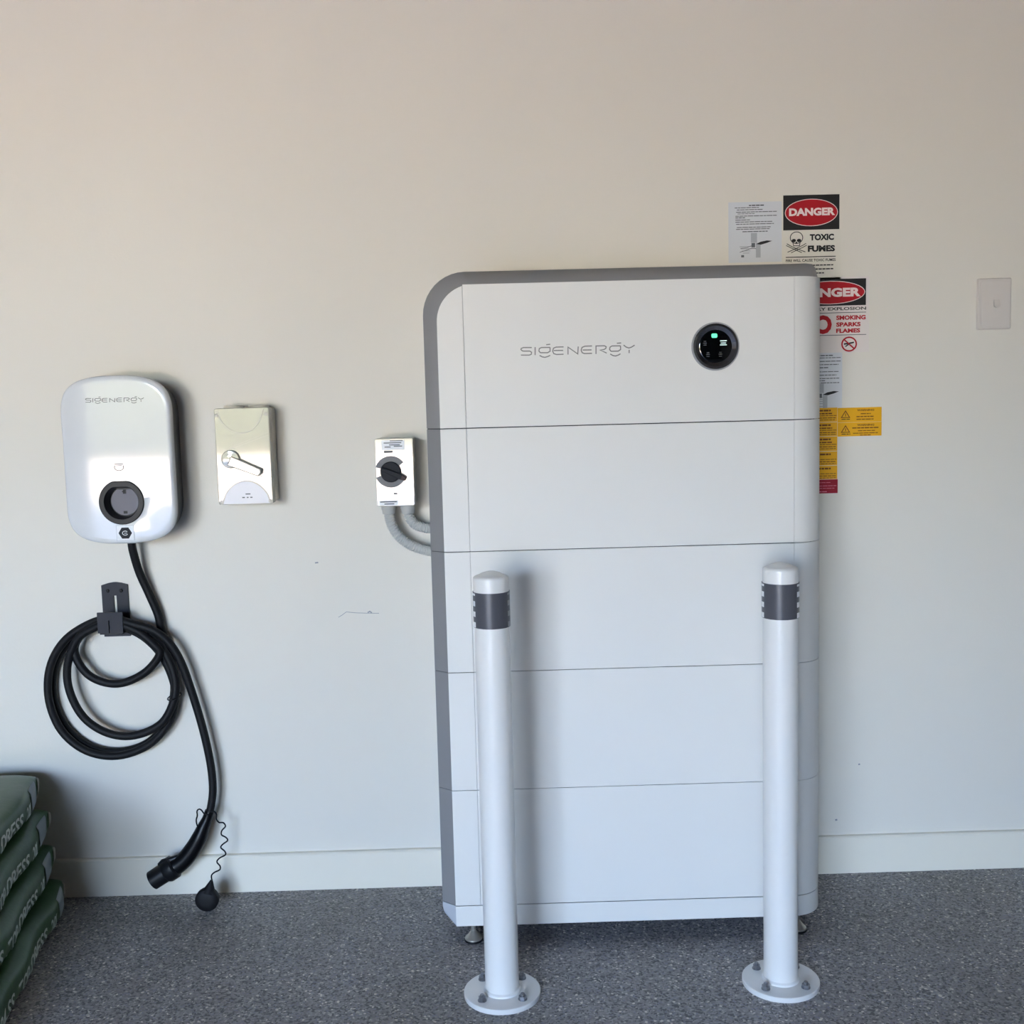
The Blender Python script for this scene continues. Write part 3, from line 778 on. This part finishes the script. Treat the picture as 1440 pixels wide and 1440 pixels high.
# ------------------------------------------------------------------ signs and labels on the wall
S = 2.5018/1560/math.cos(.02)*1.003     # metres per pixel on the wall
class Sign:
    def __init__(s, name, lab, cat, u0, v0, u1, v1, m, group=None, y=-.0012):
        s.y = y; s.n = 0
        c = at((u0+u1)/2, (v0+v1)/2, 0); s.c = c; wd, ht = (u1-u0)*S, (v1-v0)*S
        s.t = thing(name, lab, cat, (c.x, 0, c.z), group)
        s.back = obj('sheet', MB().flat([(c.x-wd/2, c.z-ht/2), (c.x+wd/2, c.z-ht/2), (c.x+wd/2, c.z+ht/2), (c.x-wd/2, c.z+ht/2)], y, -y), m, s.t, smooth=0)
    def lay(s): s.n += 1; return s.y-.00025*s.n
    def rect(s, u, v, wu, hv, mb, y, r=0):
        p = at(u, v, 0); wd, ht = wu*S/2, hv*S/2
        return mb.flat([(p.x-wd, p.z-ht), (p.x+wd, p.z-ht), (p.x+wd, p.z+ht), (p.x-wd, p.z+ht)], y, .0002)
    def put(s, name, mb, m): return obj(name, mb, m, s.t, smooth=0)
    def block(s, name, u, v, wu, hv, m): y = s.lay(); return s.put(name, s.rect(u, v, wu, hv, MB(), y), m)
    def oval(s, name, u, v, ru, rv, m, r0=None):
        y = s.lay(); p = at(u, v, 0)
        if r0: mb = MB().ribbon(circ(p.x, p.z, ru*S, 32, rv*S), r0*S, y, closed=True, back=.0002)
        else: mb = MB().flat(circ(p.x, p.z, ru*S, 36, rv*S), y, .0002)
        return s.put(name, mb, m)
    def text(s, name, t, u, v, wu, hv, m, bold=.02):
        y = s.lay(); p = at(u, v, 0)
        return s.put(name, text_on(MB(), t, p.x, p.z, wu*S, hv*S, y, bold), m)
    def rows(s, name, rows, m):
        """rows (u0,u1,v,h): broken word-length bars standing for print too small to read"""
        y = s.lay(); mb = MB(); rnd = random.Random(int(rows[0][0]*7+rows[0][2]*13))
        for u0, u1, v, h in rows:
            u = u0
            while u < u1-1:
                ww = min(u1-u, rnd.uniform(3.0, 8.0)); vv = v-.026*(u+ww/2-(u0+u1)/2)
                s.rect(u+ww/2, vv, ww, h, mb, y); u += ww+.8
        return s.put(name, mb, m)

# instruction sheet 1
sg = Sign('instruction_sheet', 'grey instruction sheet left of the toxic fumes sign above the cabinet', 'notice', 1025, 285.8, 1098.5, 367.3, M['paper'], 'grey instruction sheets', -.0010)
sg.rows('heading_print', [(1053, 1074, 288.8, 1.3)], M['ink'])
sg.rows('fine_print', [(1033,1067,292.2,1),(1036,1073,295,1),(1035,1092,298,1),(1037,1061,300.8,.8),(1034,1092,303.6,1),(1034,1048,306.5,1.2),(1034,1056,309.5,1),(1034,1086,312,1),(1035,1088,315,1),(1036,1084,319.6,1),(1035,1082,322.2,1),(1044,1080,325.6,1.2)], M['ink2'])
def picture(sg, du, dv, full=True):
    y = sg.lay(); mb = MB()
    sg.rect(1060+du, 334.5+dv, 8.5, 13, mb, y); sg.rect(1066+du, 352+dv, 6.5, 20, mb, y)
    if full:
        for v in (347, 350, 353, 356): sg.rect(1049+du, v+dv, 18-(v-347), 1.1, mb, y)
    else:
        for v in (347, 350, 353, 356, 360): sg.rect(1060+du, v+dv, 9, 1.1, mb, y)
    sg.put('drawing_grey', mb, M['ink3'])
    y = sg.lay(); mb = MB()
    bl = [(1063,343.5),(1069,340.2),(1078,338.3),(1085.5,338.8),(1078,341.8),(1070,344.2)]
    q = [at(u+du, v+dv, 0) for u, v in bl][::-1]
    mb.flat([(p.x, p.z) for p in q], y, .0002)
    sg.put('drawing_hand', mb, M['ink'])
    y = sg.lay(); mb = MB(); sg.rect(1059+du, 345+dv, 5, 6, mb, y)
    if full:
        sg.rect(1042.5, 335.3, 0.1, .1, mb, y)
        q = [at(u, v, 0) for u, v in ((1040,355),(1048,352.5),(1056,349.5),(1063,349.8))]
        mb.ribbon([(p.x, p.z) for p in q], .0012, y, back=.0002)
        q = [at(u, v, 0) for u, v in ((1041,349.5),(1050,348.5),(1057,345.5))]
        mb.ribbon([(p.x, p.z) for p in q], .0010, y, back=.0002)
        sg.rect(1044, 360.5, 4, 3, mb, y)
    sg.put('drawing_lines', mb, M['ink2'])
picture(sg, 0, 0)
y = sg.lay(); mb = MB()
# danger: toxic fumes
sg = Sign('danger_sign', 'danger toxic fumes sign with skull above the cabinet', 'sign', 1101, 274.6, 1181.5, 392, M['signw'], 'danger signs')
sg.block('header', 1140.7, 298.7, 77.5, 47, M['ink'])
sg.oval('red_oval', 1140.7, 299, 36.5, 18.2, M['red'])
sg.oval('oval_outline', 1140.7, 299, 36.2, 18, M['pink'], .9)
sg.text('danger_lettering', 'DANGER', 1141.6, 298, 63.5, 10.6, M['pink'], .05)
sg.text('toxic_lettering', 'TOXIC', 1155.3, 333.6, 33.5, 8.6, M['ink'], .05)
sg.text('fumes_lettering', 'FUMES', 1154.6, 349.6, 37.5, 8.6, M['ink'], .05)
sk_c = (1119.6, 334.5)
sg.oval('skull_outline', 1119.6, 334.5, 8.6, 7.8, M['ink'], 1.0)
y = sg.lay(); mb = MB()
for u, v, a, b_ in ((1115.8, 338.6, 3, 2.2), (1123, 338.4, 3, 2.2), (1119.5, 341.6, 1.2, 1.5)):
    p = at(u, v, 0); mb.flat(circ(p.x, p.z, a*S, 14, b_*S), y, .0002)
for pts_ in (((1114.5, 341.5), (1115.5, 346), (1123.8, 345.8), (1124.6, 341.3)), ((1106, 343), (1111, 346), (1119.5, 350), (1128, 353), (1132, 354.5)), ((1133, 342.5), (1128, 345.5), (1119.5, 349.5), (1111, 353.3), (1107, 355)),
            ((1105, 345.5), (1110, 348), (1119, 352), (1127, 355.5)), ((1134, 345), (1129, 347.8), (1120, 352), (1112, 355.8))):
    q = [at(u, v, 0) for u, v in pts_]; mb.ribbon([(p.x, p.z) for p in q], .9*S, y, back=.0002)
sg.put('skull_and_bones', mb, M['ink'])
sg.block('rule', 1139.5, 361.4, 69, 1.1, M['ink'])
sg.text('warning_print', 'FIRE WILL CAUSE TOXIC FUMES', 1139.5, 366.2, 69, 3.6, M['ink'], .02)
sg.rows('fine_print', [(1105, 1171, 373.4, 1.5), (1125, 1171, 378.6, 1.6), (1138, 1158, 384.2, 1.6)], M['ink'])
# danger: no smoking
sg = Sign('danger_sign', 'danger no smoking sparks flames sign half hidden by cabinet edge', 'sign', 1112, 391.5, 1221.5, 495, M['signp'], 'danger signs')
sg.block('header', 1167, 411.4, 100, 36.5, M['ink'])
sg.oval('red_oval', 1167.3, 411.6, 48.5, 15.8, M['red'])
sg.oval('oval_outline', 1167.3, 411.6, 48, 15.6, M['pink'], .9)
sg.text('danger_lettering', 'DANGER', 1165.8, 411.6, 87.6, 12.4, M['pink'], .05)
sg.text('explosion_print', 'BATTERY EXPLOSION', 1168, 434.6, 98, 4.2, M['ink'], .02)
sg.block('rule', 1168, 440.2, 98, .9, M['ink2'])
sg.text('no_lettering', 'NO', 1145.5, 457, 47, 26, M['red'], .045)
sg.text('smoking_lettering', 'SMOKING', 1196, 446.6, 41, 6.2, M['red'], .045)
sg.text('sparks_lettering', 'SPARKS', 1192.4, 456.2, 34, 6.0, M['red'], .045)
sg.text('flames_lettering', 'FLAMES', 1192, 465, 33.5, 6.0, M['red'], .045)
sg.block('rule', 1168, 471.6, 98, .9, M['ink2'])
y = sg.lay(); mb = MB(); q = [at(u, v, 0) for u, v in ((1186, 484), (1193, 483), (1200, 481.5))]; mb.ribbon([(p.x, p.z) for p in q], 2*S, y, back=.0002)
q = [at(u, v, 0) for u, v in ((1188, 487.5), (1193, 484), (1196, 486.5))]; mb.ribbon([(p.x, p.z) for p in q], 1.6*S, y, back=.0002)
sg.put('cigarette_symbol', mb, M['ink'])
sg.oval('prohibition_ring', 1193.2, 484, 10, 9.4, M['red'], 2.0)
y = sg.lay(); mb = MB(); q = [at(u, v, 0) for u, v in ((1186, 477.5), (1200.4, 490.5))]; mb.ribbon([(p.x, p.z) for p in q], 1.8*S, y, back=.0002)
sg.put('prohibition_bar', mb, M['red'])
# instruction sheet 2
sg = Sign('instruction_sheet', 'grey instruction sheet half hidden between danger sign and yellow labels', 'notice', 1110, 495.6, 1184, 574, M['paper'], 'grey instruction sheets', -.0010)
sg.rows('fine_print', [(1112,1171,500.5,1.5),(1112,1182,503.6,1),(1112,1182,508.5,1.1),(1112,1179,513.2,1.1),(1112,1166,517.6,1.4),(1112,1179,523.2,1),(1112,1176,528,1.1),(1112,1180,532.6,1.1),(1112,1160,536,1.2),(1112,1180,538.8,1.1)], M['ink2'])
picture(sg, 94, 211.6, False)
# yellow labels, left column and right pair, red label
GL = 'yellow warning labels'
rows_ = [(573.5, 594), (594, 614), (614, 635), (635, 655), (655, 674.5)]
wh = ['topmost in the left column, beside two wider ones', 'second from top in the left column', 'middle one of the left column', 'second from bottom of the left column', 'lowest yellow one, directly above the red label']
for i, (v0, v1) in enumerate(rows_):
    sg = Sign('warning_label', 'yellow warning label, '+wh[i], 'label', 1115, v0+.4, 1177.3, v1-.3, M['yellow'], GL)
    hd_ = [(1132, 1168, v0+4.2, 2.4)]
    sg.rows('heading_print', hd_+([(1132, 1170, v0+8.4, 1.8)] if i in (0, 1, 2) else []), M['yink'])
    sg.rows('fine_print', [(1124, 1176, v0+11.4, .9), (1124, 1175, v0+14.6, 1.1), (1124, 1175, v0+17.4, .9)], M['yink'])
for i, (v0, v1) in enumerate(((573, 593.4), (593.8, 613.2))):
    sg = Sign('warning_label', 'wide yellow warning label with triangle, '+('upper' if i == 0 else 'lower')+' one of the right pair', 'label', 1177.7, v0, 1239.6, v1, M['yellow'], GL)
    y = sg.lay(); mb = MB(); q = [at(u, v0+dv, 0) for u, dv in ((1183, 14.2), (1194.5, 14), (1188.8, 5))]
    mb.ribbon([(p.x, p.z) for p in q], 1.2*S, y, closed=True, back=.0002); sg.rect(1188.8, v0+10.5, 1, 4, mb, y)
    sg.put('warning_triangle', mb, M['yink'])
    sg.text('warning_lettering', 'WARNING', 1217, v0+3.6, 24, 2.8, M['yink'], .03)
    sg.rows('fine_print', [(1183, 1195.5, v0+16.6, 1)], M['ink'])
    sg.rows('body_print', [(1210, 1224, v0+8.6, 1.2), (1204, 1228, v0+12.6, 1.3), (1204, 1228, v0+16.4, 1.2)] if i == 0 else [(1198, 1236, v0+7.6, 1.5), (1206, 1230, v0+11.6, 1), (1199, 1234, v0+15, 1), (1209, 1224, v0+17.8, 1)], M['yink'])
sg = Sign('warning_label', 'dark red label at the bottom of the yellow label column', 'label', 1115, 674.6, 1178, 694.2, M['maroon'])
sg.rows('fine_print', [(1120, 1168, 679, .7), (1130, 1176, 683.4, .8), (1120, 1174, 687, .7), (1120, 1163, 691.8, 1.2)], M['mline'])

# ------------------------------------------------------------------ bags of top dressing
BL, BW, BH = .66, .42, .081
def bag(i, ex, ey, zc, ang, lab):
    """ex,ey: right-hand corner at the wall end; ang: turn of the long axis; zc: centre height"""
    rnd = random.Random(40+i)
    dirv = Vector((math.sin(ang), -math.cos(ang), 0)); side = Vector((-math.cos(ang), -math.sin(ang), 0))  # away from the wall, to the left
    c0 = Vector((ex, ey, zc))+dirv*(BL/2)+side*(BW/2)
    ph = [rnd.uniform(0, 6) for _ in range(6)]
    def surf(a, th, lift=0.0):
        ca, sa = math.cos(th), math.sin(th)
        tw = (1-abs(a)**14)**.5 if abs(a) < 1 else 0
        tz = (1-abs(a)**14)**.5 if abs(a) < 1 else 0
        sag = 1-.13*(.5+.5*math.sin(4.5*a+ph[3]))*max(0, ca)          # the side slumps a little here and there
        rx = BW/2*(.95+.05*tw); rz = BH/2*max(tz, .06)
        X = -rx*math.copysign(abs(ca)**.28, ca); Z = rz*math.copysign(abs(sa)**.45, sa)
        Z += -.0035*(1+math.sin(9*a+ph[0]))*max(0, sa)*tz*abs(ca)
        X += .004*math.sin(8*a+ph[2]+2*th)*abs(ca)+(1-sag)*.03
        n_ = Vector((-ca, 0, sa*1.5)).normalized()
        X += n_.x*lift; Z += n_.z*lift
        return c0+dirv*(-a*BL/2*.985)+side*X+Vector((0, 0, Z))
    def fth(f): return math.copysign(math.asin(min(1, abs(f)**(1/.45))), f)       # height fraction on the side -> angle
    t = thing('top_dressing_bag', lab, 'bag', (c0.x, c0.y, zc-BH/2), 'stacked green bags by the wall')
    na, nt_ = 44, 56; mb = MB()
    mb.rings([[surf(-1+2*k/na, 2*PI*j/nt_) for j in range(nt_)] for k in range(na+1)])
    obj('bag_body', mb, M['bag'], t, smooth=70)
    # the right-hand side is th = 0; lettering runs towards the wall (a -> +1)
    def patch(name, a0_, a1_, f0, f1, m, n=8):
        vs = [surf(a0_+(a1_-a0_)*p_/n, fth(f0+(f1-f0)*q_/n), .0018) for p_ in range(n+1) for q_ in range(n+1)]
        fs = [(k, k+1, k+n+2, k+n+1) for p_ in range(n) for k in range(p_*(n+1), p_*(n+1)+n)]
        return obj(name, MB().add(vs, fs), m, t, smooth=60)
    patch('end_label', .905, .965, -.60, .62, M['bagt'])
    patch('barcode_label', .62, .83, -.75, .62, M['bagl'])
    def wraptext(name, s, a0_, a1_, f0, f1):
        v, f, _ = text_mesh(s, .02)
        obj(name, MB().add([surf(a0_+(a1_-a0_)*x, fth(f0+(f1-f0)*z), .0018) for x, z in v], f), M['bagw'], t, smooth=0)
    if i == 3:
        vs = [surf(-.80+.62*p_/8, .75+.75*q_/8, .0018) for p_ in range(9) for q_ in range(9)]
        obj('print_panel', MB().add(vs, [(k, k+1, k+10, k+9) for p_ in range(8) for k in range(p_*9, p_*9+8)]), M['holder'], t, smooth=60, label='dark printed panel')
    sh = (0, .02, -.02, .03)[i]
    wraptext('volume_lettering', '20L', .42+sh, .57+sh, -.66, .12)
    for wd_, p0, p1 in (('GRASS', -.88, -.46), ('TOP', -.39, -.14), ('DRESS', -.07, .35)): wraptext('name_lettering', wd_, p0+sh, p1+sh, -.70, .12)
    return t
spots = [(-.958, -.035, .0412, 9.4, 'lowest green bag of the stack by the left wall end'),
         (-.975, -.035, .1232, 9.0, 'green bag second from the floor in the stack'),
         (-.984, -.032, .2052, 8.6, 'green bag second from the top in the stack'),
         (-.998, -.035, .2872, 9.2, 'topmost green bag of the stack')]
for i, (ex, ey, zc, an, lab) in enumerate(spots): bag(i, ex, ey, zc, R(an), lab)

# ------------------------------------------------------------------ trees across the driveway
def tree(x, y, h, r, seed, lab):
    rnd = random.Random(seed)
    t = thing('tree', lab, 'tree', (x, y, -.02), 'trees beyond the driveway')
    obj('trunk', MB().tube([(x, y, -.05), (x+.05, y, h*.3), (x-.05, y, h*.6)], [.28, .2, .12], 10), M['bark'], t)
    mb = MB()
    for k in range(26):
        a = rnd.uniform(0, 2*PI); rr = r*math.sqrt(rnd.random()); zz = h*(.22+.75*rnd.random()); s = r*rnd.uniform(.28, .44)
        cx_, cy2 = x+rr*math.cos(a), y+rr*.7*math.sin(a)
        rings_ = []
        for q_ in range(1, 8):
            ph_ = PI*q_/8; rings_.append([(cx_+s*math.sin(ph_)*math.cos(2*PI*j/12)*rnd.uniform(.8, 1.15), cy2+s*math.sin(ph_)*math.sin(2*PI*j/12)*rnd.uniform(.8, 1.15), zz+s*math.cos(ph_)) for j in range(12)])
        mb.rings(rings_)
    obj('crown', mb, M['leaf'], t, smooth=0)
TREES = ((-15.5, -27, 5.0, 2.0, 'leftmost leafy tree of the row beyond the driveway'), (-9.6, -26, 4.4, 2.0, 'second leafy tree from the left beyond the driveway'), (-3.4, -27, 5.2, 2.0, 'third leafy tree from the left beyond the driveway'),
         (2.9, -26, 4.3, 2.0, 'second leafy tree from the right beyond the driveway'), (9.2, -27, 5.0, 2.0, 'rightmost leafy tree of the row beyond the driveway'))
for k, (x, y, h, r, lab) in enumerate(TREES):
    tree(x, y, h, r, k, lab)
rnd = random.Random(5)
hg = MB()
for k in range(64):
    hx_ = -24+42*k/63; hh = rnd.uniform(1.5, 2.1); ww = rnd.uniform(.55, .8)
    hg.rings([[(hx_+ww*q_*math.cos(2*PI*j/10)*rnd.uniform(.85, 1.12), -22.6+.6*q_*math.sin(2*PI*j/10)*rnd.uniform(.85, 1.12), -.02+hh*z_) for j in range(10)] for q_, z_ in ((.8, 0), (1, .25), (1, .6), (.8, .85), (.35, 1))])
hgo = tag(obj('hedge', hg, M['leaf'], smooth=0), 'long leafy green hedge across the far side of the driveway', 'hedge'); hgo['kind'] = 'stuff'
